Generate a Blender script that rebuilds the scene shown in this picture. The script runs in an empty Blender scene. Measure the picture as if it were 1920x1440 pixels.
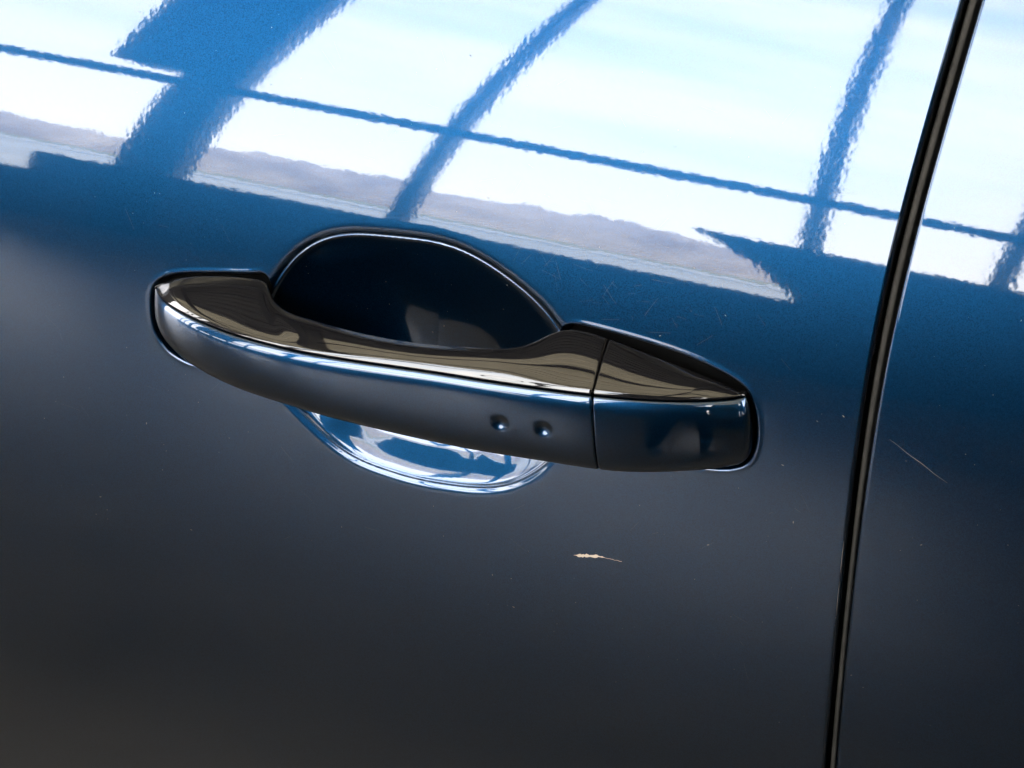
import bpy, math, random
import numpy as np
from mathutils import Vector, Matrix

# ------------------------------------------------------------------ camera, world, exposure
scene = bpy.context.scene
col = scene.collection
YAW, PITCH, ROLL, DIST = 0.33577, 0.50053, 0.10331, 0.75
fwd = Vector((-math.sin(YAW)*math.cos(PITCH), math.cos(YAW)*math.cos(PITCH), -math.sin(PITCH)))
rgt = Vector((math.cos(YAW), math.sin(YAW), 0.0))
upv = rgt.cross(fwd)
rgt2 = rgt*math.cos(ROLL) + upv*math.sin(ROLL)
upv2 = upv*math.cos(ROLL) - rgt*math.sin(ROLL)
cam_data = bpy.data.cameras.new('camera')
cam = bpy.data.objects.new('camera', cam_data)
col.objects.link(cam)
M = Matrix((( rgt2.x, upv2.x, -fwd.x, 0), (rgt2.y, upv2.y, -fwd.y, 0), (rgt2.z, upv2.z, -fwd.z, 0), (0, 0, 0, 1)))
M.translation = -fwd*DIST
cam.matrix_world = M
cam_data.sensor_width = 36.0
cam_data.lens = 36.0*3750.0/1920.0
cam_data.clip_start = 0.02
cam_data.clip_end = 2000
scene.camera = cam

world = bpy.data.worlds.new('World')
scene.world = world
world.use_nodes = True
wn = world.node_tree; wn.nodes.clear()
def wnode(t, **k):
    n = wn.nodes.new(t)
    for a, b in k.items(): setattr(n, a, b)
    return n
w_out = wnode('ShaderNodeOutputWorld'); w_bg = wnode('ShaderNodeBackground')
w_tc = wnode('ShaderNodeTexCoord'); w_sep = wnode('ShaderNodeSeparateXYZ')
wn.links.new(w_tc.outputs['Generated'], w_sep.inputs[0])
w_ramp = wnode('ShaderNodeValToRGB')                       # pale near the horizon, light blue above
e = w_ramp.color_ramp.elements
e[0].position = 0.0; e[0].color = (1.3, 1.19, 1.1, 1)
e[1].position = 0.62; e[1].color = (0.52, 0.70, 0.96, 1)
m = w_ramp.color_ramp.elements.new(0.22); m.color = (0.95, 0.97, 1.0, 1)
wn.links.new(w_sep.outputs['Z'], w_ramp.inputs[0])
w_map = wnode('ShaderNodeMapping'); w_map.inputs['Scale'].default_value = (2.2, 2.2, 7.0)
wn.links.new(w_tc.outputs['Generated'], w_map.inputs[0])
w_noise = wnode('ShaderNodeTexNoise'); w_noise.inputs['Scale'].default_value = 1.6; w_noise.inputs['Detail'].default_value = 6
wn.links.new(w_map.outputs[0], w_noise.inputs['Vector'])
w_cr = wnode('ShaderNodeValToRGB')
w_cr.color_ramp.elements[0].position = 0.32; w_cr.color_ramp.elements[0].color = (0, 0, 0, 1)
w_cr.color_ramp.elements[1].position = 0.60; w_cr.color_ramp.elements[1].color = (1, 1, 1, 1)
wn.links.new(w_noise.outputs['Fac'], w_cr.inputs[0])
w_mix = wnode('ShaderNodeMix', data_type='RGBA')
wn.links.new(w_cr.outputs[0], w_mix.inputs[0])
wn.links.new(w_ramp.outputs[0], w_mix.inputs[6])
w_mix.inputs[7].default_value = (1.16, 1.10, 1.05, 1)
wn.links.new(w_mix.outputs[2], w_bg.inputs['Color'])
w_bg.inputs['Strength'].default_value = 0.98
wn.links.new(w_bg.outputs[0], w_out.inputs['Surface'])

vs = scene.view_settings
vs.view_transform = 'Standard'; vs.look = 'None'; vs.gamma = 1.0; vs.use_curve_mapping = False
vs.exposure = 4.42
scene.cycles.max_bounces = 8
scene.cycles.glossy_bounces = 6
scene.cycles.diffuse_bounces = 4
scene.cycles.transparent_max_bounces = 8
scene.cycles.caustics_reflective = True
scene.cycles.use_denoising = True
scene.cycles.sample_clamp_indirect = 0.0

# ------------------------------------------------------------------ helpers
MM = 0.001
def tag(o, label=None, cat=None, group=None, kind=None):
    for k, v in (('label', label), ('category', cat), ('group', group), ('kind', kind)):
        if v: o[k] = v
    return o
def empty(name, parent=None):
    o = bpy.data.objects.new(name, None); col.objects.link(o); o.empty_display_size = 0.02
    if parent: o.parent = parent
    return o
def mesh_obj(name, verts, faces, mat, parent=None, normals=None, smooth=True):
    me = bpy.data.meshes.new(name)
    me.from_pydata([tuple(map(float, v)) for v in verts], [], faces)
    me.update()
    if smooth: me.polygons.foreach_set('use_smooth', [True]*len(me.polygons))
    if normals is not None:
        me.normals_split_custom_set_from_vertices([tuple(map(float, n)) for n in normals])
    me.materials.append(mat)
    o = bpy.data.objects.new(name, me); col.objects.link(o)
    if parent: o.parent = parent
    return o
def grid_faces(nr, nc, flip=False):
    f = []
    for i in range(nr-1):
        for j in range(nc-1):
            a = i*nc+j
            f.append((a, a+nc, a+nc+1, a+1) if flip else (a, a+1, a+nc+1, a+nc))
    return f
def box(name, lo, hi, mat, parent=None, bevel=0.0):
    (x0, y0, z0), (x1, y1, z1) = lo, hi
    v = [(x0,y0,z0),(x1,y0,z0),(x1,y1,z0),(x0,y1,z0),(x0,y0,z1),(x1,y0,z1),(x1,y1,z1),(x0,y1,z1)]
    f = [(0,3,2,1),(4,5,6,7),(0,1,5,4),(1,2,6,5),(2,3,7,6),(3,0,4,7)]
    o = mesh_obj(name, v, f, mat, parent, smooth=False)
    if bevel:
        b = o.modifiers.new('bevel', 'BEVEL'); b.width = bevel; b.segments = 2
    return o
class Mat:
    def __init__(s, name):
        s.m = bpy.data.materials.new(name); s.m.use_nodes = True; s.t = s.m.node_tree
        s.b = s.t.nodes['Principled BSDF']
        s.tc = None
    def node(s, typ, **k):
        n = s.t.nodes.new(typ)
        for a, b in k.items(): setattr(n, a, b)
        return n
    def link(s, a, b): s.t.links.new(a, b)
    def set(s, **k):
        for a, v in k.items(): s.b.inputs[a.replace('_', ' ')].default_value = v
        return s
    def obj(s):
        if s.tc is None: s.tc = s.node('ShaderNodeTexCoord')
        return s.tc.outputs['Object']
    def noise(s, scale, detail=2, rough=0.5, vec=None):
        n = s.node('ShaderNodeTexNoise'); n.inputs['Scale'].default_value = scale
        n.inputs['Detail'].default_value = detail; n.inputs['Roughness'].default_value = rough
        s.link(vec or s.obj(), n.inputs['Vector']); return n.outputs['Fac']
    def ramp(s, fac, stops):
        r = s.node('ShaderNodeValToRGB'); e = r.color_ramp.elements
        while len(e) < len(stops): e.new(0.5)
        for q, (p, c) in zip(e, stops):
            q.position = p; q.color = c if len(c) == 4 else (*c, 1)
        s.link(fac, r.inputs[0]); return r.outputs[0]
    def bump(s, h, dist, strength=1.0):
        b = s.node('ShaderNodeBump'); b.inputs['Distance'].default_value = dist; b.inputs['Strength'].default_value = strength
        s.link(h, b.inputs['Height']); return b.outputs[0]

# ------------------------------------------------------------------ materials
def paint_material():
    p = Mat('metallic_blue_paint')
    p.set(Metallic=1.0, Roughness=0.31, Coat_Weight=1.0, Coat_Roughness=0.012, Coat_IOR=1.5)
    # metal flake grain under the clear coat
    v = p.node('ShaderNodeTexVoronoi'); v.inputs['Scale'].default_value = 2700
    p.link(p.obj(), v.inputs['Vector'])
    flake = p.ramp(v.outputs['Color'], [(0.0, (0.0013, 0.0126, 0.0340)), (1.0, (0.0028, 0.0255, 0.0680))])
    p.link(flake, p.b.inputs['Base Color'])
    # orange peel of the clear coat
    a = p.noise(400, 1, 0.4); big = p.noise(45, 1, 0.5)
    mul = p.node('ShaderNodeMath', operation='MULTIPLY'); p.link(a, mul.inputs[0])
    amp = p.ramp(big, [(0.3, (0.45,)*3), (0.7, (1.15,)*3)]); p.link(amp, mul.inputs[1])
    nrm = p.bump(mul.outputs[0], 0.0000054)
    p.link(nrm, p.b.inputs['Coat Normal'])
    # faint wash marks and dust make the coat a little uneven
    d = p.noise(1400, 3, 0.7)
    dr = p.ramp(d, [(0.35, (0.022,)*3), (0.80, (0.040,)*3)])
    p.link(dr, p.b.inputs['Coat Roughness'])
    return p.m
PAINT = paint_material()

bk = Mat('gloss_black_plastic').set(Base_Color=(0.006, 0.006, 0.007, 1), Roughness=0.03, IOR=1.52)
nb = bk.bump(bk.noise(260, 2), 0.000004); bk.link(nb, bk.b.inputs['Normal'])
BLACK = bk.m
RUBBER = Mat('slot_shade_rubber').set(Base_Color=(0.0008, 0.0008, 0.0008, 1), Roughness=0.9, Specular_IOR_Level=0.1).m  # blacker than rubber: the slot's deep shade is put into the gasket colour
sl = Mat('seal_rubber').set(Roughness=0.75, Specular_IOR_Level=0.3)
c = sl.ramp(sl.noise(90, 3), [(0.3, (0.020, 0.019, 0.017)), (0.7, (0.034, 0.032, 0.028))]); sl.link(c, sl.b.inputs['Base Color'])
SEAL = sl.m
EDGECHIP = Mat('bare_metal_chip').set(Base_Color=(0.10, 0.10, 0.105, 1), Roughness=0.6).m
HAIRLINE = Mat('hairline_scratch').set(Base_Color=(0.045, 0.047, 0.05, 1), Roughness=0.6).m
DUST = Mat('dust_speck').set(Base_Color=(0.12, 0.12, 0.115, 1), Roughness=0.9).m
PRIMER = Mat('chipped_primer').set(Base_Color=(0.42, 0.36, 0.29, 1), Roughness=0.7).m
SCRATCH = Mat('dull_scratch').set(Base_Color=(0.06, 0.063, 0.07, 1), Roughness=0.5).m

fl = Mat('concrete_floor')
c = fl.ramp(fl.noise(2.2, 7, 0.65), [(0.32, (0.056, 0.051, 0.047)), (0.68, (0.142, 0.130, 0.120))]); fl.link(c, fl.b.inputs['Base Color'])
fl.set(Roughness=0.32); FLOOR = fl.m
def roof_sheet():               # ribbed translucent roofing, daylight glows through it
    p = Mat('beige_translucent_sheet')
    p.set(Base_Color=(0.55, 0.50, 0.40, 1), Roughness=0.5)
    tl = p.node('ShaderNodeBsdfTranslucent')
    c = p.ramp(p.noise(0.7, 4), [(0.3, (0.28, 0.236, 0.152)), (0.7, (0.37, 0.316, 0.21))]); p.link(c, tl.inputs['Color'])
    mx = p.node('ShaderNodeMixShader'); mx.inputs[0].default_value = 0.5
    p.link(p.b.outputs[0], mx.inputs[1]); p.link(tl.outputs[0], mx.inputs[2])
    p.link(mx.outputs[0], p.t.nodes['Material Output'].inputs['Surface'])
    return p.m
CEIL = roof_sheet()
SOFFIT = Mat('darkened_soffit').set(Base_Color=(0.20, 0.18, 0.15, 1), Roughness=0.6).m  # darker than the sheet so the rear of the handle top mirrors dark
STEEL = Mat('dark_painted_steel').set(Base_Color=(0.02, 0.022, 0.026, 1), Roughness=0.5).m
DARKWALL = Mat('dark_cladding').set(Base_Color=(0.03, 0.032, 0.036, 1), Roughness=0.7).m
WALL = Mat('grey_wall').set(Base_Color=(0.22, 0.21, 0.20, 1), Roughness=0.8).m
gr = Mat('yard_ground')
c = gr.ramp(gr.noise(0.12, 5), [(0.35, (0.42, 0.42, 0.40)), (0.65, (0.55, 0.55, 0.53))]); gr.link(c, gr.b.inputs['Base Color'])
gr.set(Roughness=0.9); GROUND = gr.m
tr = Mat('hazed_bare_trees')  # pale because distance haze is put into the tree colour
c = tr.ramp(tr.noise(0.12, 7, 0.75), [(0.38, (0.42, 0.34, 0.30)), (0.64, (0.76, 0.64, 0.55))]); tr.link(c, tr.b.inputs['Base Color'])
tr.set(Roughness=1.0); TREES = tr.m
VERGE = Mat('dry_grass_verge').set(Base_Color=(0.34, 0.34, 0.17, 1), Roughness=1.0).m
ROAD = Mat('pale_road').set(Base_Color=(0.62, 0.61, 0.60, 1), Roughness=0.9).m
def pane_material():
    p = Mat('window_glass'); t = p.t
    tr_ = p.node('ShaderNodeBsdfTransparent'); tr_.inputs[0].default_value = (0.97, 0.985, 0.98, 1)
    gl = p.node('ShaderNodeBsdfGlossy'); gl.inputs['Roughness'].default_value = 0.0
    fr = p.node('ShaderNodeFresnel'); fr.inputs['IOR'].default_value = 1.45
    mx = p.node('ShaderNodeMixShader')
    p.link(fr.outputs[0], mx.inputs[0]); p.link(tr_.outputs[0], mx.inputs[1]); p.link(gl.outputs[0], mx.inputs[2])
    p.link(mx.outputs[0], t.nodes['Material Output'].inputs['Surface'])
    return p.m
GLASS = pane_material()

CLOTH = Mat('dark_navy_cloth').set(Base_Color=(0.006, 0.007, 0.011, 1), Roughness=0.9).m
SKIN = Mat('skin').set(Base_Color=(0.35, 0.20, 0.14, 1), Roughness=0.55).m
HAIR = Mat('dark_hair').set(Base_Color=(0.012, 0.009, 0.007, 1), Roughness=0.6).m
SHOE = Mat('black_shoe').set(Base_Color=(0.01, 0.01, 0.01, 1), Roughness=0.5).m

# ------------------------------------------------------------------ measured stations of the handle and door, mm
# (x along the car, y into the car, z up)
CREASE = [(-151.39, -3.25, 0.63), (-148.36, -6.28, 0.37), (-143.77, -9.56, 0.20), (-137.84, -12.73, 0.14), (-128.64, -16.31, 0.27), (-116.10, -19.84, 0.66), (-103.16, -22.35, 1.26), (-95.80, -23.29, 1.68), (-88.83, -23.59, 2.19), (-83.99, -24.21, 2.47), (-78.38, -24.21, 2.92), (-68.51, -23.90, 3.77), (-47.11, -22.68, 5.70), (-26.34, -20.89, 7.69), (-5.60, -19.72, 9.57), (6.60, -18.85, 10.71), (14.68, -18.28, 11.46), (22.58, -17.41, 12.25), (27.60, -17.13, 12.71), (35.69, -15.85, 13.58), (45.94, -14.53, 14.64), (55.73, -12.68, 15.75), (67.23, -9.59, 17.21), (76.07, -6.36, 18.47), (82.02, -3.39, 19.44), (85.39, -1.61, 20.01), (87.06, -0.77, 20.54), (87.97, -0.72, 21.00), (88.39, -0.73, 20.91), (88.88, -0.80, 20.43)]
LOWER = [(-151.98, -2.65, -0.96), (-150.74, -5.07, -6.45), (-148.29, -7.90, -11.19), (-143.61, -10.82, -16.69), (-134.05, -14.72, -20.31), (-119.96, -18.42, -22.40), (-105.53, -21.03, -23.36), (-97.56, -21.97, -23.16), (-89.74, -22.30, -23.05), (-84.36, -22.91, -22.81), (-78.60, -22.95, -22.96), (-67.75, -22.73, -23.35), (-45.78, -21.65, -23.13), (-24.39, -19.99, -22.83), (-3.16, -18.88, -21.52), (9.73, -18.02, -20.30), (18.37, -17.44, -19.31), (26.87, -16.58, -18.49), (32.82, -16.30, -17.93), (41.34, -15.07, -17.52), (51.55, -13.75, -16.17), (61.99, -11.84, -13.90), (73.96, -8.84, -11.05), (83.97, -6.42, -8.06), (89.16, -4.27, -6.45), (92.13, -2.90, -4.66), (93.79, -2.49, -1.87), (93.91, -1.93, 4.15), (92.98, -1.28, 10.21), (91.03, -0.54, 16.33)]
REAR = [(-152.29, -1.32, 0.05), (-150.97, -1.13, 1.50), (-148.25, -0.85, 3.52), (-143.90, -0.50, 5.95), (-136.97, -0.11, 8.57), (-126.57, 0.32, 11.39), (-116.20, 0.66, 13.54), (-109.28, 0.80, 14.40), (-104.08, -0.20, 14.37), (-100.89, -3.45, 12.69), (-94.61, -8.20, 10.92), (-80.69, -11.70, 10.78), (-56.29, -13.56, 11.80), (-32.84, -12.30, 13.76), (-12.17, -10.86, 17.16), (-1.18, -9.59, 19.24), (5.96, -6.80, 21.33), (11.69, -2.35, 24.47), (17.87, 1.57, 27.31), (34.37, 2.56, 27.74), (44.68, 2.35, 26.78), (55.16, 2.13, 25.69), (67.66, 1.84, 24.15), (75.94, 1.65, 23.13), (82.19, 1.45, 21.98), (85.35, 1.33, 21.21), (86.67, 1.23, 20.55), (87.47, 1.23, 20.56), (87.96, 1.16, 20.08), (88.46, 1.09, 19.60)]
RECESS = [58.1082, -1.2749, 10.0324, 8.2798, -0.7857, -0.0769, 1.5034, 0.4011, -0.3216, -0.1993, 0.1673, 0.1170, 0.3676, -0.3577, -0.1696, 0.2296, 0.0852]
POCKET_A = [(-105.60, 18.17), (-113.44, 15.36), (-124.93, 12.93), (-142.33, 8.60), (-150.42, 5.03), (-154.18, 0.96), (-155.27, -3.58), (-154.63, -12.51), (-152.20, -19.95), (-148.29, -24.26), (-143.23, -27.59), (-132.19, -29.75), (-118.15, -23.55), (-107.62, -6.99), (-101.19, 10.18)]
POCKET_B = [(17.10, 29.79), (33.37, 30.14), (50.98, 29.88), (66.49, 28.72), (79.49, 26.12), (85.95, 23.80), (88.99, 21.56), (91.83, 17.19), (94.55, 10.24), (95.59, 2.50), (94.98, -3.05), (92.34, -7.53), (83.89, -11.62), (53.44, -15.47), (23.71, -15.34), (11.81, 7.59), (13.63, 22.87)]
EDGE_Z = [-120.00, -100.00, -80.00, -60.00, -40.00, -20.00, 0.00, 20.00, 40.00, 60.00, 80.00, 100.00, 120.00, 140.00, 160.00]
EDGE_F = [141.55, 140.06, 138.54, 136.94, 135.25, 133.52, 131.83, 130.31, 129.09, 128.30, 128.05, 128.29, 128.82, 129.45, 130.10]
EDGE_R = [145.85, 144.24, 142.63, 141.00, 139.37, 137.79, 136.35, 135.11, 134.14, 133.57, 133.44, 133.74, 134.29, 134.92, 135.56]
DIMPLES = [(4.17, -20.55, -5.12), (20.74, -19.14, -3.32)]
CHIP = [(33.16, -2.59, -64.54), (42.91, -2.56, -61.78), (52.37, -2.50, -61.08), (141.16, 1.59, 18.13), (163.93, 0.33, 7.95), (132.39, -2.19, -42.91)]

# ------------------------------------------------------------------ the hall the paint mirrors (metres; handle at the origin, floor 0.84 below)
FZ = -0.84
WY = -5.0                      # glazed front
CZ = 4.2                       # ceiling
XA, XB, YB = -11.0, 9.0, 3.2
floor = tag(mesh_obj('floor', [(XA,WY,FZ),(XB,WY,FZ),(XB,YB,FZ),(XA,YB,FZ)], [(0,1,2,3)], FLOOR, smooth=False), 'dark concrete floor of the hall, mirrored in the lower paint', kind='structure')
ground = tag(mesh_obj('ground', [(-400,-600,FZ-0.05),(400,-600,FZ-0.05),(400,200,FZ-0.05),(-400,200,FZ-0.05)], [(0,1,2,3)], GROUND, smooth=False), 'pale yard ground outside the glazing', kind='structure')
def strip(name, y0, y1, mat, dz):
    tag(mesh_obj(name, [(-300,y0,FZ+dz),(300,y0,FZ+dz),(300,y1,FZ+dz),(-300,y1,FZ+dz)], [(0,1,2,3)], mat, smooth=False), kind='structure')
strip('verge', -106, -78, VERGE, 0.0)
strip('road', -74, -52, ROAD, 0.0)
# corrugated ceiling sheet
nx = 160; prof = []
ys = []
y = WY
while y < YB:
    ys += [(y, 0.0), (y+0.10, 0.0), (y+0.13, 0.05), (y+0.22, 0.05)]
    y += 0.25
front = [q for q in ys if q[0] < -0.5]; rear = [q for q in ys if q[0] > -0.8]
v = [(x, yy, CZ+dz) for x in (XA, XB) for yy, dz in front]
ceiling = tag(mesh_obj('ceiling', v, grid_faces(2, len(front)), CEIL, smooth=False), 'beige ribbed sheet ceiling mirrored in the handle', kind='structure')
v = [(x, yy, CZ+dz-0.01) for x in (XA, XB) for yy, dz in rear]
mesh_obj('added_soffit', v, grid_faces(2, len(rear)), SOFFIT, ceiling, smooth=False)  # opaque ceiling section added to darken the reflection in the handle top
v = [(x, yy, CZ+0.25) for x in (XA, XB) for yy in (-0.7, YB+0.4)]
mesh_obj('roof_deck', v, grid_faces(2, 2), STEEL, ceiling, smooth=False)
for x in (-8.0, -5.0, -2.6, 0.5, 3.2, 6.0):
    box('beam', (x-0.09, WY, CZ-0.32), (x+0.09, YB, CZ-0.004), STEEL, ceiling)
for y in (-3.6, -1.5, 0.6, 2.4):
    box('purlin', (XA, y-0.05, CZ-0.16), (XB, y+0.05, CZ-0.002), STEEL, ceiling)
back = tag(mesh_obj('wall_back', [(XA,YB,FZ),(XB,YB,FZ),(XB,YB,CZ),(XA,YB,CZ)], [(0,1,2,3)], WALL, smooth=False), kind='structure')
mesh_obj('wall_side', [(XA,-2.6,FZ),(XA,YB,FZ),(XA,YB,CZ),(XA,-2.6,CZ)], [(0,1,2,3)], WALL, smooth=False)['kind'] = 'structure'  # partial wall added to keep light off the floor beside the car
mesh_obj('wall_side', [(XB,WY,FZ),(XB,YB,FZ),(XB,YB,CZ),(XB,WY,CZ)], [(0,1,2,3)], WALL, smooth=False)['kind'] = 'structure'
# glazed front: columns, mullions, rails, low walls, panes
gw = empty('window_wall'); tag(gw, 'tall steel framed glazing mirrored in the upper paint', kind='structure')
gw.location = (0, 0, 0)
def lean(o, k, z0):            # the frame's uprights rake a little
    for q in o.data.vertices: q.co.x += k*(q.co.z-z0)
lean(box('column', (-2.955, WY-0.06, FZ), (-2.755, WY+0.06, CZ), STEEL, gw), 0.03, 0.5)
lean(box('mullion', (-2.045, WY-0.05, FZ), (-1.998, WY+0.04, CZ), STEEL, gw), 0.022, 1.6)
for x0, x1 in ((2.4, 2.63), (-8.4, -8.17)):
    box('column', (x0, WY-0.06, FZ), (x1, WY+0.06, CZ), STEEL, gw)
box('column_cabinet', (-3.13, WY-0.10, 1.03), (-2.80, WY+0.16, 2.2), STEEL, gw)
for x0, x1 in ((-0.40, -0.34), (1.55, 1.61), (2.0, 2.05),
               (-4.1, -4.04), (-5.1, -5.04), (-6.1, -6.04), (-7.1, -7.04), (-9.4, -9.34), (-10.3, -10.24)):
    box('mullion', (x0, WY-0.05, FZ), (x1, WY+0.04, CZ), STEEL, gw)
o = box('mullion', (-0.90, WY-0.05, 0.3), (-0.845, WY+0.04, CZ), STEEL, gw)
for q in o.data.vertices: q.co.x -= 0.075*(q.co.z-0.2)                 # this post leans a little
box('rail', (XA, WY-0.04, 0.885), (XB, WY+0.03, 0.965), STEEL, gw)
box('rail', (XA, WY-0.04, 3.72), (XB, WY+0.03, 3.80), STEEL, gw)
box('low_wall', (XA, WY-0.08, FZ), (-3.245, WY+0.05, -0.34), DARKWALL, gw)
box('low_wall', (-3.24, WY-0.08, FZ), (-0.78, WY+0.06, -0.12), DARKWALL, gw)
pts = [(-1.2, 0.42), (XB, 0.42), (XB, FZ), (-0.80, FZ), (-0.86, -0.05), (-1.0, 0.2)]
v = [(x, yy, z) for yy in (WY-0.08, WY+0.12) for x, z in pts]
mesh_obj('low_wall', v, [tuple(range(6)), tuple(range(11, 5, -1))]+[(i, i+6, (i+1) % 6+6, (i+1) % 6) for i in range(6)], DARKWALL, gw, smooth=False)
mesh_obj('pane', [(XA,WY-0.005,-0.06),(XB,WY-0.005,-0.06),(XB,WY-0.005,CZ),(XA,WY-0.005,CZ)], [(0,1,2,3)], GLASS, gw, smooth=False)
box('light_block_bay', (-0.28, WY-0.07, 0.425), (1.54, WY+0.07, CZ-0.01), DARKWALL, gw)  # blank bay added to keep window light off the right-hand floor
box('light_block_bay', (2.64, WY-0.07, 0.425), (XB, WY+0.07, CZ-0.01), DARKWALL, gw)  # likewise added, cuts daylight at this end of the glazing
# far line of bare trees beyond the yard
rnd = random.Random(4)
tv = []; tf = []
NT = 260
for i in range(NT+1):
    x = -190 + 300*i/NT
    h = 4.6 + 1.1*math.sin(i*0.11) + 0.6*math.sin(i*0.37+1) + rnd.uniform(-0.7, 0.7)
    for dy, z in ((0, FZ-0.05), (-1.5, h*0.6), (-4, h), (-9, h*0.5), (-12, FZ-0.05)):
        tv.append((x, -105+dy+2*math.sin(i*0.05), z))
trees = tag(mesh_obj('tree_line', tv, grid_faces(NT+1, 5, True), TREES), 'hazy line of bare trees beyond the yard', 'trees', kind='stuff')

# ------------------------------------------------------------------ the car side
car = empty('car')
tag(car, 'dark blue metallic car side with pull handle and door gap', 'car')

G = dict(t0=0.10615, k=1.96829, k2=1.59161, kx=-0.02854, tw=-0.14799, k3=0.51716)
def gsurf(x, z):               # overall crown of the doors, y inwards
    return (G['t0']*z + G['k']*z*z/2 + G['k2']*z**3/3 + G['k3']*z**4/4 + G['kx']*x*x/2 + G['tw']*x*z)

RC = np.array(RECESS); RCX, RCZ = -38.0, -12.0
def softplus(s, r):
    q = s/r
    return np.where(q > 30, s, r*np.log1p(np.exp(np.clip(q, -40, 30))))
REC_DEPTH, REC_RIM = 17.0, 0.75
def recess(x, z):              # depth of the finger recess, mm in / mm out
    dx, dz = x-RCX, z-RCZ
    th = np.arctan2(dz, dx); rho = np.hypot(dx, dz)
    r = np.full_like(th, RC[0]); dr = np.zeros_like(th)
    for k in range(1, (len(RC)-1)//2+1):
        a, b = RC[2*k-1], RC[2*k]
        r += a*np.cos(k*th) + b*np.sin(k*th); dr += k*(b*np.cos(k*th) - a*np.sin(k*th))
    s = (r-rho)/np.sqrt(1+(dr/np.maximum(r, 1))**2)      # distance in from the rim, near the rim
    q = softplus(s, REC_RIM)/(r/np.sqrt(1+(dr/np.maximum(r, 1))**2))
    q = np.clip(q, 0, 1)
    up_ = REC_DEPTH*(1-(1-q)**(1.5+0.35*np.clip(-np.cos(th), 0, 1)))                       # long concave back above
    rl = r/np.sqrt(1+(dr/np.maximum(r, 1))**2); sp = q*rl
    t = np.clip((sp-15.0)/np.maximum(rl-15.0, 1.0), 0, 1)
    low = 0.238*sp + (REC_DEPTH-0.238*rl)*t*t*(3-2*t)    # shallow ramp below, then the well behind the grip
    wl = np.clip((0.12-np.sin(th))/0.75, 0, 1); wl = wl*wl*(3-2*wl)
    ridge = (0.45+0.2*np.sin(th))*np.exp(-((s-2.3)/0.55)**2)   # raised lip inside the rim
    roll = 1.3*(1-np.exp(-softplus(s, REC_RIM)/2.4))     # tighter roll right at the rim
    return up_*(1-wl) + low*wl + roll - ridge, s
def sdf_poly(x, z, poly):      # positive inside
    P = np.array(poly); n = len(P)
    d = np.full(x.shape, 1e9); inside = np.zeros(x.shape, bool)
    for i in range(n):
        a, b = P[i], P[(i+1) % n]
        e = b-a; wx, wz = x-a[0], z-a[1]
        t = np.clip((wx*e[0]+wz*e[1])/(e@e), 0, 1)
        d = np.minimum(d, np.hypot(wx-t*e[0], wz-t*e[1]))
        cond = ((a[1] <= z) & (b[1] > z)) | ((b[1] <= z) & (a[1] > z))
        xi = a[0] + (z-a[1])/(e[1] if abs(e[1]) > 1e-9 else 1e-9)*e[0]
        inside ^= cond & (x < xi)
    return np.where(inside, d, -d)
def smooth_poly(poly, it=3):   # corner cutting
    P = np.array(poly)
    for _ in range(it):
        Q = np.roll(P, -1, 0); P = np.stack([0.75*P+0.25*Q, 0.25*P+0.75*Q], 1).reshape(-1, 2)
    return P
PA, PB = smooth_poly(POCKET_A, 2), smooth_poly(POCKET_B, 2)
def pocket(x, z):
    d = np.zeros_like(x)
    for P in (PA, PB):
        lo, hi = P.min(0)-6, P.max(0)+6
        m = (x > lo[0]) & (x < hi[0]) & (z > lo[1]) & (z < hi[1])
        if m.any():
            s = sdf_poly(x[m], z[m], P) - 0.8
            d[m] += ( 8.0*(1-(1-np.clip(softplus(s, 0.35)/3.2, 0, 1))**2) - 0.15*np.exp(-((s+1.2)/0.95)**2))
    return d
def door_y(x, z):              # mm -> mm
    base = gsurf(x*MM, z*MM)/MM
    rc, s = recess(x, z)
    pk = pocket(x, z)
    return base + np.maximum(rc, pk) + np.minimum(pk, 0)*np.clip((-s-2.0)/9.0, 0, 1)
def door_normals(X, Z, f=door_y, h=0.12):
    gx = (f(X+h, Z)-f(X-h, Z))/(2*h); gz = (f(X, Z+h)-f(X, Z-h))/(2*h)
    n = np.stack([gx, -np.ones_like(gx), gz], -1)
    return n/np.linalg.norm(n, axis=-1, keepdims=True)
def edge_x(z, tab):
    z = np.asarray(z, float)
    zz, xx = np.array(EDGE_Z), np.array(tab)
    # cubic resample of the edge line, straight beyond the table
    m = np.gradient(xx, zz)
    i = np.clip(np.searchsorted(zz, z)-1, 0, len(zz)-2)
    h = zz[i+1]-zz[i]; t = (z-zz[i])/h
    tc = np.clip(t, 0, 1)
    p = (2*tc**3-3*tc**2+1)*xx[i] + (tc**3-2*tc**2+tc)*h*m[i] + (-2*tc**3+3*tc**2)*xx[i+1] + (tc**3-tc**2)*h*m[i+1]
    return p + np.where(t < 0, t*h*m[0], 0) + np.where(t > 1, (t-1)*h*m[-1], 0)
def steps(*segs):              # (start, end, step) runs joined
    out = []
    for a, b, s in segs:
        n = max(1, int(round((b-a)/s))); out += list(a+(b-a)*np.arange(n)/n)
    out.append(segs[-1][1]); return np.array(out)
ZS = steps((-420, -120, 12), (-120, -62, 3), (-62, 54, 0.42), (54, 195, 3))
HEM = 1.5                      # radius of the folded door edge, mm

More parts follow.
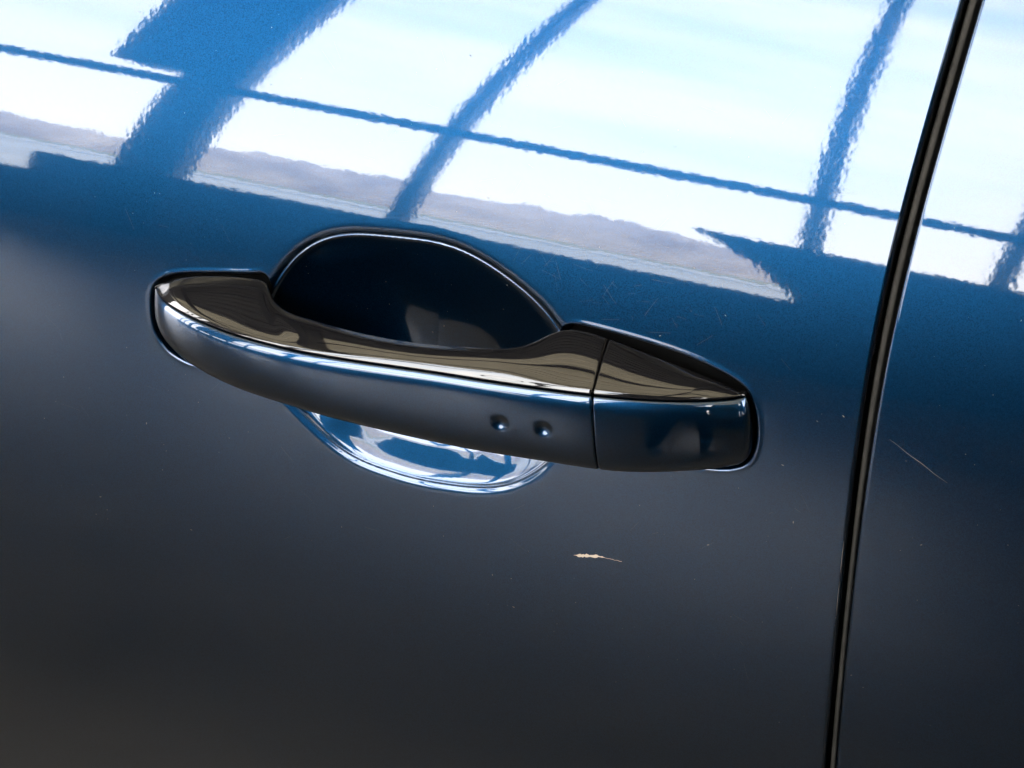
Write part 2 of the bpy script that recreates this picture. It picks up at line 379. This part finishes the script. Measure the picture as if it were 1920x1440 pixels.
def build_door(name, xs, tab, side, f):
    """sheet from xs[] to the edge line tab (side +1: edge at the right end), then a rolled hem"""
    X = np.repeat(xs[None, :], len(ZS), 0); Z = np.repeat(ZS[:, None], len(xs), 1)
    ex = edge_x(ZS, tab) - side*HEM
    xb = 100.0 if side > 0 else 175.0
    if side > 0:
        m = xs > xb; X[:, m] = xb + (ex[:, None]-xb)*((xs[m]-xb)/(xs[-1]-xb))[None, :]
    else:
        m = xs < xb; X[:, m] = xb + (ex[:, None]-xb)*((xs[m]-xb)/(xs[0]-xb))[None, :]
    Y = f(X, Z); N = door_normals(X, Z, f)
    P = np.stack([X, Y, Z], -1)
    end = -1 if side > 0 else 0
    pe, ne = P[:, end], N[:, end]
    tx = np.cross(ne, np.array([0, 0, 1.0])); tx /= np.linalg.norm(tx, axis=1, keepdims=True)   # points to +x or -x
    tx *= np.sign(tx[:, :1])*side
    hp, hn = [], []
    for a in np.linspace(0, math.pi/2, 9)[1:]:
        nn = ne*math.cos(a) + tx*math.sin(a)
        hp.append(pe - ne*HEM + nn*HEM); hn.append(nn)
    for dpt in (4, 16):
        hp.append(pe - ne*(HEM+dpt) + tx*HEM); hn.append(tx.copy())
    hp = np.stack(hp, 1); hn = np.stack(hn, 1)
    if side > 0: P = np.concatenate([P, hp], 1); N = np.concatenate([N, hn], 1)
    else: P = np.concatenate([hp[:, ::-1], P], 1); N = np.concatenate([hn[:, ::-1], N], 1)
    return P, N

xs = steps((-520, -200, 12), (-200, -162, 3), (-162, 100, 0.42), (100, 124, 1.0), (124, 129, 1.0))
P, N = build_door('front_door', xs, EDGE_F, +1, door_y)
nr, nc = P.shape[:2]
# split the pressed finger recess from the flat of the door
_, sd = recess(P[..., 0], P[..., 2])
cellin = (sd[:-1, :-1] > -1.2) & (P[:-1, :-1, 0] < 60) & (np.abs(P[:-1, :-1, 2]) < 80)
def sub_mesh(name, mask, mat, parent):
    idx = -np.ones(nr*nc, int); I, J = np.nonzero(mask)
    a = I*nc+J
    quads = np.stack([a, a+1, a+nc+1, a+nc], 1)
    used = np.unique(quads); idx[used] = np.arange(len(used))
    return mesh_obj(name, P.reshape(-1, 3)[used]*MM, idx[quads].tolist(), mat, parent, N.reshape(-1, 3)[used])
front_door = sub_mesh('front_door', ~cellin, PAINT, car)
finger_recess = sub_mesh('finger_recess', cellin, PAINT, front_door)
finger_recess['label'] = 'deep oval finger recess pressed into the door behind the handle'

def rear_y(x, z): return gsurf(x*MM, z*MM)/MM
xr = steps((134, 139, 0.8), (139, 175, 3), (175, 420, 8))
ZS_full = ZS; ZS = steps((-420, -120, 12), (-120, 195, 3))
Pr, Nr = build_door('rear_door', xr, EDGE_R, -1, rear_y)
rear_door = mesh_obj('rear_door', Pr.reshape(-1, 3)*MM, grid_faces(*Pr.shape[:2]), PAINT, car, Nr.reshape(-1, 3))
# rubber seal down in the gap
prof = [(-5.0, 14.0), (-2.2, 11.0), (-1.6, 5.6), (-1.35, 5.0), (-0.3, 4.85), (0.8, 5.05), (1.15, 5.6), (1.6, 11.0), (5.0, 14.0)]
sv = []
for z in ZS:
    xm = 0.5*(edge_x(z, EDGE_F)+edge_x(z, EDGE_R)); w = (edge_x(z, EDGE_R)-edge_x(z, EDGE_F))/6.0
    yb = gsurf(xm*MM, z*MM)/MM
    for a, b in prof: sv.append(((xm+a*w)*MM, (yb+b)*MM, z*MM))
seal = mesh_obj('door_seal', sv, grid_faces(len(ZS), len(prof)), SEAL, car)
seal['label'] = 'black rubber seal down in the door gap'
sm = seal.modifiers.new('subsurf', 'SUBSURF'); sm.levels = 1; sm.render_levels = 1

# rubber gaskets under both feet of the handle
def gasket(P):
    cen = P.mean(0); Q = cen + (P-cen)*0.985
    top, out, fcs = [], [], []
    for q in Q: top.append((q[0]*MM, (gsurf(q[0]*MM, q[1]*MM)/MM+7.0)*MM, q[1]*MM))
    for q in Q: out.append((q[0]*MM, (gsurf(q[0]*MM, q[1]*MM)/MM+9.0)*MM, q[1]*MM))
    n = len(Q); v = top+out+[(cen[0]*MM, (gsurf(cen[0]*MM, cen[1]*MM)/MM+7.0)*MM, cen[1]*MM)]
    for i in range(n):
        j = (i+1) % n
        fcs += [(i, j, n+j, n+i), (2*n, j, i)]
    return mesh_obj('gasket', v, fcs, RUBBER, front_door, smooth=False)
gasket(PA); gasket(PB)

# ------------------------------------------------------------------ pull handle and lock cover
def spline(tab, t, ts):        # natural cubic through the stations
    y = np.array(tab, float); n = len(ts); h = np.diff(ts)
    A = np.zeros((n, n)); r = np.zeros((n, y.shape[1])); A[0, 0] = A[-1, -1] = 1
    for i in range(1, n-1):
        A[i, i-1], A[i, i], A[i, i+1] = h[i-1], 2*(h[i-1]+h[i]), h[i]
        r[i] = 6*((y[i+1]-y[i])/h[i]-(y[i]-y[i-1])/h[i-1])
    M2 = np.linalg.solve(A, r)
    i = np.clip(np.searchsorted(ts, t)-1, 0, n-2); hh = h[i][:, None]
    a = ((ts[i+1]-t)[:, None])/hh; b = ((t-ts[i])[:, None])/hh
    return a*y[i]+b*y[i+1]+((a**3-a)*M2[i]+(b**3-b)*M2[i+1])*hh**2/6
def relax(tab, k, ts):         # light smoothing of the measured stations, ends kept
    y = np.array(tab, float); n = len(y)
    D = np.zeros((n-2, n))
    for i in range(n-2):
        h0, h1 = ts[i+1]-ts[i], ts[i+2]-ts[i+1]
        D[i, i], D[i, i+1], D[i, i+2] = 2/(h0*(h0+h1)), -2/(h0*h1), 2/(h1*(h0+h1))
    W = np.ones(n); W[0] = W[-1] = 50
    e = np.minimum(ts[1:-1]-ts[0], ts[-1]-ts[1:-1])                   # stiffer away from the tips
    kk = 20 + (k-20)*np.clip((e-12)/40, 0, 1)**2
    return np.linalg.solve(np.diag(W)+(D.T*kk)@D, W[:, None]*y)
Cn, Ln, Rn = map(np.array, (CREASE, LOWER, REAR))
mid = (Cn+Ln)/2
seg = np.linalg.norm(np.diff(mid, axis=0), axis=1) + 0.5*np.linalg.norm(np.diff(Rn, axis=0), axis=1)
TS = np.concatenate([[0], np.cumsum(seg)]); T_CUT = TS[19]
Cn, Ln, Rn = relax(Cn, 3e4, TS), relax(Ln, 3e4, TS), relax(Rn, 120.0, TS)

def bspline(ctrl, m):          # ctrl: list of (n,3) arrays -> (n, m, 3), clamped by doubled ends
    Cc = np.stack([2*ctrl[0]-ctrl[1]] + ctrl + [2*ctrl[-1]-ctrl[-2]], 1)
    ns = Cc.shape[1]-3
    u = np.linspace(0, ns, m); i = np.minimum(u.astype(int), ns-1); t = u-i
    b0 = (1-t)**3/6; b1 = (3*t**3-6*t**2+4)/6; b2 = (-3*t**3+3*t**2+3*t+1)/6; b3 = t**3/6
    return (b0[None, :, None]*Cc[:, i] + b1[None, :, None]*Cc[:, i+1] + b2[None, :, None]*Cc[:, i+2] + b3[None, :, None]*Cc[:, i+3])
def unit(v): return v/np.maximum(np.linalg.norm(v, axis=-1, keepdims=True), 1e-9)

def handle_piece(t0, t1, parent, n, dimples=(), what='handle'):
    t = np.linspace(t0, t1, n)
    if t0 == 0: t = t0 + (t1-t0)*np.linspace(0, 1, n)**1.35
    if t1 == TS[-1]: t = t1 - (t1-t0)*np.linspace(1, 0, n)**1.35
    C, L, R = spline(Cn, t, TS), spline(Ln, t, TS), spline(Rn, t, TS)
    tan = unit(np.gradient((C+L)/2, axis=0))
    Dv = L-C; H = np.linalg.norm(Dv, axis=1, keepdims=True); d = Dv/np.maximum(H, 1e-6)
    nrm = unit(np.cross(d, tan)); nrm *= np.where(nrm[:, 1:2] > 0, -1, 1)      # out of the door
    Ev = R-C; EL = np.linalg.norm(Ev, axis=1, keepdims=True); ev = Ev/np.maximum(EL, 1e-6)
    up = unit(np.cross(ev, tan)); up *= np.where(up[:, 2:3] < 0, -1, 1)
    def even(v, w=7):                                  # keep the frames turning evenly along the handle
        kern = np.hanning(2*w+3)[1:-1]; kern /= kern.sum()
        p = np.concatenate([np.repeat(v[:1], w, 0), v, np.repeat(v[-1:], w, 0)], 0)
        return unit(np.stack([np.convolve(p[:, i], kern, 'valid') for i in range(3)], 1))
    nrm, up = even(nrm), even(up, 18)
    s = np.clip(H/24.0, 0.02, 1.0)                     # shrink the roundings towards the tips
    se = np.clip(EL/12.0, 0.02, 1.0)
    inw = np.array([0, 1.0, 0])
    back = 0.5*(R+L); back[:, 1] = np.maximum(R[:, 1], L[:, 1]+9*s[:, 0])
    back = back - 0.15*Dv
    heel = L+0.1*s*d-3.3*s*nrm                          # the cover ends under the grip, the back is black
    # painted front cover
    ctrl = [C+0.4*s*d-7*s*nrm, C+0.4*s*d-3.0*s*nrm, C+0.4*s*d-1.0*s*nrm, C+0.45*s*d-0.05*s*nrm, C+1.3*s*d+0.65*s*nrm, C+3.4*s*d+1.5*s*nrm, C+0.27*Dv+2.25*s*nrm,
            C+0.5*Dv+2.55*s*nrm, C+0.73*Dv+2.0*s*nrm, C+0.91*Dv+0.75*s*nrm, L+0.35*s*d-1.6*s*nrm, L+0.3*s*d-2.6*s*nrm, heel]
    S = bspline(ctrl, 84)
    for c in dimples:
        q = np.linalg.norm((S-np.array(c))*np.array([0.95, 0.55, 1.15]), axis=2)
        depth = 1.25*np.clip(1-(q/3.7)**2, 0, 1)**1.5
        S = S - depth[..., None]*nrm[:, None, :]
    # gloss black top
    ctrl = [C-6*s*nrm-0.1*s*d, C-2.0*s*nrm-0.1*s*d, C-0.45*s*nrm-0.05*s*d, C-0.3*s*d, C-0.5*s*nrm-1.25*s*d, C+2.3*se*ev+1.2*se*up, C+0.3*Ev+1.65*se*up, C+0.52*Ev+1.85*se*up, C+0.76*Ev+1.5*se*up,
            R-1.2*se*ev+0.5*se*up, R-0.1*se*ev+0.12*se*up, R+0.2*se*ev-0.7*se*up, R+0.2*se*ev-1.8*se*up, R-5*se*up-0.3*se*ev, back, L-1.2*s*d-5.5*s*nrm, heel]
    Tp = bspline(ctrl, 90)
    out = []
    for nm, Q, mat, flip in (('painted_cover', S, PAINT, False), ('black_inlay', Tp, BLACK, True)):
        Q = Q.copy()
        # tuck the cut end in a little so that it reads as a rounded edge
        cen = Q.mean(1, keepdims=True)
        for end, on in ((0, t0 > 0), (-1, t1 < TS[-1])):
            if on:
                sg = 1 if end == 0 else -1
                Q[end] = Q[end] + (cen[end]-Q[end])*0.03
                first = Q[end].copy()
                lid = cen[end] + (Q[end]-cen[end])*0.3
                lidrow = lid[None]
                Q = np.concatenate([lidrow, Q], 0) if end == 0 else np.concatenate([Q, lidrow], 0)
        o = mesh_obj(nm, Q.reshape(-1, 3)*MM, grid_faces(Q.shape[0], Q.shape[1], flip), mat, parent)
        out.append(o)
    out[0]['label'] = 'blue painted front of the ' + what; out[1]['label'] = 'gloss black top of the ' + what
    return out
handle = empty('door_handle', car); handle['label'] = 'curved pull handle with blue front and gloss black top'
handle_piece(0, T_CUT-0.45, handle, 420, DIMPLES)
lock = empty('lock_cover', car); lock['label'] = 'short lock cover at the end of the handle'
handle_piece(T_CUT+0.45, TS[-1], lock, 200, what='lock cover')

# ------------------------------------------------------------------ wear on the paint: a chip, scratches, dust
rng = random.Random(11)
def on_door(x, z, up=0.04, fn=None):
    y = float(fn(np.array([x]), np.array([z]))[0]) if fn else float(gsurf(x*MM, z*MM))/MM
    return np.array([x*MM, (y-up)*MM, z*MM])
def streak(pts, half):          # thin raised flake along a line; pts mm (x,z), half widths mm
    v, f = [], []
    for (x, z), w in zip(pts, half): v += [on_door(x, z-w), on_door(x, z+w)]
    for i in range(len(pts)-1): f.append((2*i, 2*i+2, 2*i+3, 2*i+1))
    return v, f
n = 30
(ax, _, az), (bx, _, bz), (ex_, _, ez) = CHIP[:3]
pts, half = [], []
for i in range(n):
    u = i/(n-1)
    if u < 0.55: x, z = ax+(bx-ax)*u/0.55, az+(bz-az)*u/0.55
    else: x, z = bx+(ex_-bx)*(u-0.55)/0.45, bz+(ez-bz)*(u-0.55)/0.45
    pts.append((x, z+rng.uniform(-0.1, 0.1)))
    w = 0.8 if 0.08 < u < 0.52 else (0.28 if u < 0.65 else 0.11)
    half.append(max(0.02, w*rng.uniform(0.5, 1.1)*(0.3 if u < 0.06 else 1)))
v, f = streak(pts, half)
o = mesh_obj('paint_chip', v, f, PRIMER, front_door); o['label'] = 'pale elongated paint chip below the handle'
(ax, _, az), (bx, _, bz) = CHIP[3:5]
pts = [(ax+(bx-ax)*i/20, az+(bz-az)*i/20+0.12*math.sin(i*0.7)) for i in range(21)]
v, f = streak(pts, [0.04+0.08*math.sin(math.pi*i/20) for i in range(21)])
mesh_obj('scratch', v, f, SCRATCH, rear_door)
# flaked paint along the rear edge of the front door
v, f = [], []
z = -62.0
while z < -33:
    L_ = rng.choice([1.0, 2.2, 9.0, 14.0])*rng.uniform(0.7, 1.2); w = rng.uniform(0.10, 0.16) if L_ > 5 else rng.uniform(0.06, 0.12)
    q = []
    for k in range(5):
        zz = z+L_*k/4; ex = float(edge_x(zz, EDGE_F))-HEM
        a = 0.35; x0 = ex+HEM*math.sin(a-w/2/HEM*(1.5 if 0 < k < 4 else 0.3)); x1 = ex+HEM*math.sin(a+w/2/HEM*(1.5 if 0 < k < 4 else 0.3))
        for xx in (x0, x1):
            t = math.asin((xx-ex)/HEM)
            yy = float(gsurf(ex*MM, zz*MM))/MM + HEM*(1-math.cos(t)) - 0.06
            q.append(((xx)*MM, yy*MM, zz*MM))
    b = len(v); v += q
    for k in range(4): f.append((b+2*k, b+2*k+1, b+2*k+3, b+2*k+2))
    z += L_ + rng.uniform(0.2, 6)
mesh_obj('edge_chips', v, f, EDGECHIP, front_door)['kind'] = 'stuff'
# dust specks
def specks(name, n, xr_, zr_, parent, skip, fn=None):
    v, f = [], []
    while n > 0:
        x, z = rng.uniform(*xr_), rng.uniform(*zr_)
        if skip(x, z): continue
        n -= 1
        r = 0.06+0.17*rng.random()**3; el = rng.choice([1, 1, 1, 2.5]); ang = rng.uniform(0, 3.14)
        b = len(v); k = 6
        for i in range(k):
            a = 2*math.pi*i/k; p, q = r*el*math.cos(a), r*math.sin(a)
            v.append(on_door(x+p*math.cos(ang)-q*math.sin(ang), z+p*math.sin(ang)+q*math.cos(ang), 0.03, fn))
        f.append(tuple(range(b, b+k)))
    mesh_obj(name, v, f, DUST, parent, smooth=False)['kind'] = 'stuff'
def near_handle(x, z):
    a, b = np.array([x]), np.array([z])
    return recess(a, b)[1][0] > -5 or sdf_poly(a, b, PA)[0] > -3 or sdf_poly(a, b, PB)[0] > -3 or x > float(edge_x(z, EDGE_F))-4
specks('dust', 260, (-210, 135), (-120, 130), front_door, near_handle)
specks('dust', 45, (-98, 12), (3, 44), finger_recess, lambda x, z: recess(np.array([x]), np.array([z]))[1][0] < 5, door_y)
specks('dust', 60, (145, 200), (-120, 130), rear_door, lambda x, z: False)

# fine hairline scratches from washing and from fingernails, thickest round the recess
v, f = [], []
for i in range(150):
    while True:
        if i % 2: x, z = rng.gauss(10, 45), rng.gauss(48, 16)
        else: x, z = rng.uniform(-200, 120), rng.uniform(-100, 120)
        if -205 < x < 120 and not near_handle(x, z) : break
    a = rng.uniform(-1.3, 1.3); Ls = rng.uniform(1.5, 9); c = rng.uniform(-0.06, 0.06)
    pts = [(x+Ls*u*math.cos(a+c*u), z+Ls*u*math.sin(a+c*u)) for u in (-0.5, -0.25, 0, 0.25, 0.5)]
    if any(near_handle(*p) for p in pts): continue
    w = rng.uniform(0.012, 0.028)
    nx_, nz_ = -math.sin(a)*w, math.cos(a)*w; b = len(v)
    for p in pts: v += [on_door(p[0]-nx_, p[1]-nz_, 0.02), on_door(p[0]+nx_, p[1]+nz_, 0.02)]
    for k in range(4): f.append((b+2*k, b+2*k+2, b+2*k+3, b+2*k+1))
mesh_obj('hairlines', v, f, HAIRLINE, front_door)['kind'] = 'stuff'

# ------------------------------------------------------------------ the rest of the car body (out of frame; it shades the floor and shows in the handle)
def section(pts, x0, x1): 
    v = [(x, y, z) for x in (x0, x1) for y, z in pts]
    return v, grid_faces(2, len(pts))
yt = float(gsurf(0.0, 0.195)); yb = float(gsurf(0.0, -0.42))
v, f = section([(yb+0.03, -0.42), (yb+0.05, -0.50), (0.10, -0.56), (0.16, -0.62), (1.7, -0.62), (1.8, 0.2)], -1.5, 2.6)
mesh_obj('sill', v, f, PAINT, car, smooth=False)
v, f = section([(0.80, 0.86), (0.40, 0.84), (yt+0.15, 0.76)], -0.6, 2.4)
mesh_obj('roof', v, f, PAINT, car, smooth=False)
v, f = section([(yt+0.15, 0.76), (yt+0.012, 0.20)], -0.9, 2.4)
mesh_obj('side_window', v, f, BLACK, car, smooth=False)
v, f = section([(1.8, 0.2), (1.6, 0.7), (0.80, 0.86)], -0.6, 2.4)
mesh_obj('far_side', v, f, PAINT, car, smooth=False)

# ------------------------------------------------------------------ the person taking the picture (stands behind the camera, mirrored in the lock cover)
def skinned(name, joints, bones, mat, parent=None, levels=2):
    """joints: name -> ((x, y, z), rx, ry); one continuous skinned surface, rooted at the first joint"""
    keys = list(joints); me = bpy.data.meshes.new(name)
    me.from_pydata([joints[k][0] for k in keys], [(keys.index(a), keys.index(b)) for a, b in bones], [])
    o = bpy.data.objects.new(name, me); col.objects.link(o)
    if parent: o.parent = parent
    o.modifiers.new('skin', 'SKIN')
    for i, k in enumerate(keys):
        sv_ = me.skin_vertices[0].data[i]; sv_.radius = joints[k][1:]; sv_.use_root = (i == 0)
    su = o.modifiers.new('subsurf', 'SUBSURF'); su.levels = levels; su.render_levels = levels
    for m_ in o.modifiers: m_.show_viewport = True
    o.modifiers['skin'].use_smooth_shade = True
    me.materials.append(mat)
    return o
px, py, pz = 0.40, -1.05, FZ
def J(x, y, z, a, b=None): return ((x, y, z), a, b or a)
person = empty('person'); person.location = (px, py, pz)
tag(person, 'person in dark clothes holding the camera, mirrored in the lock cover', 'person')
body = {'pelvis': J(0, -0.03, 0.92, 0.15, 0.12), 'waist': J(0, -0.03, 1.06, 0.14, 0.11), 'chest': J(0, 0.0, 1.28, 0.165, 0.12), 'collar': J(0, 0.03, 1.42, 0.10, 0.085), 'neck': J(0, 0.05, 1.50, 0.06),
        'hip_a': J(-0.10, -0.03, 0.86, 0.095), 'knee_a': J(-0.13, 0.0, 0.48, 0.062), 'ankle_a': J(-0.14, -0.02, 0.10, 0.046),
        'hip_b': J(0.10, -0.03, 0.86, 0.095), 'knee_b': J(0.13, 0.0, 0.48, 0.062), 'ankle_b': J(0.14, -0.02, 0.10, 0.046),
        'sh_a': J(-0.17, 0.02, 1.38, 0.065), 'el_a': J(-0.22, 0.03, 1.12, 0.046), 'wr_a': J(-0.13, 0.22, 1.17, 0.032),
        'sh_b': J(0.17, 0.02, 1.38, 0.065), 'el_b': J(0.22, 0.03, 1.12, 0.046), 'wr_b': J(0.0, 0.24, 1.18, 0.032)}
bones = [('pelvis', 'waist'), ('waist', 'chest'), ('chest', 'collar'), ('collar', 'neck'), ('pelvis', 'hip_a'), ('hip_a', 'knee_a'), ('knee_a', 'ankle_a'),
         ('pelvis', 'hip_b'), ('hip_b', 'knee_b'), ('knee_b', 'ankle_b'), ('collar', 'sh_a'), ('sh_a', 'el_a'), ('el_a', 'wr_a'), ('collar', 'sh_b'), ('sh_b', 'el_b'), ('el_b', 'wr_b')]
skinned('clothed_body', body, bones, CLOTH, person)
head_j = {'crown': J(0, 0.07, 1.72, 0.075, 0.08), 'brow': J(0, 0.075, 1.66, 0.078, 0.088), 'jaw': J(0, 0.085, 1.58, 0.055, 0.065), 'throat': J(0, 0.06, 1.50, 0.05)}
skinned('head', head_j, [('crown', 'brow'), ('brow', 'jaw'), ('jaw', 'throat')], SKIN, person)
hair_j = {'top': J(0, 0.055, 1.745, 0.078, 0.085), 'back': J(0, 0.02, 1.67, 0.07, 0.06), 'nape': J(0, 0.01, 1.60, 0.05, 0.035)}
skinned('hair', hair_j, [('top', 'back'), ('back', 'nape')], HAIR, person)
for sx, wx in ((-1, -0.13), (1, 0.0)):
    hj = {'palm': J(wx+0.02*-sx, 0.27, 1.185, 0.026, 0.018), 'wrist': J(wx, 0.23, 1.175, 0.024)}
    hb = [('palm', 'wrist')]
    for k, (dx, ln) in enumerate(((-0.027, 0.030), (-0.009, 0.035), (0.009, 0.033), (0.027, 0.026))):
        hj['a%d' % k] = J(wx-0.02*sx+dx*0.4, 0.305, 1.195+dx, 0.009); hj['b%d' % k] = J(wx-0.05*sx, 0.31+ln*0.6, 1.195+dx, 0.008)
        hb += [('palm', 'a%d' % k), ('a%d' % k, 'b%d' % k)]
    hj['t0'] = J(wx+0.0*sx, 0.275, 1.225, 0.010); hj['t1'] = J(wx-0.03*sx, 0.29, 1.245, 0.009); hb += [('palm', 't0'), ('t0', 't1')]
    skinned('hand', hj, hb, SKIN, person)
    fj = {'heel': J(sx*0.14, -0.05, 0.045, 0.04, 0.045), 'ball': J(sx*0.15, 0.10, 0.03, 0.045, 0.03), 'toe': J(sx*0.155, 0.18, 0.025, 0.038, 0.024), 'cuff': J(sx*0.14, -0.03, 0.11, 0.04)}
    skinned('shoe', fj, [('heel', 'ball'), ('ball', 'toe'), ('heel', 'cuff')], SHOE, person)
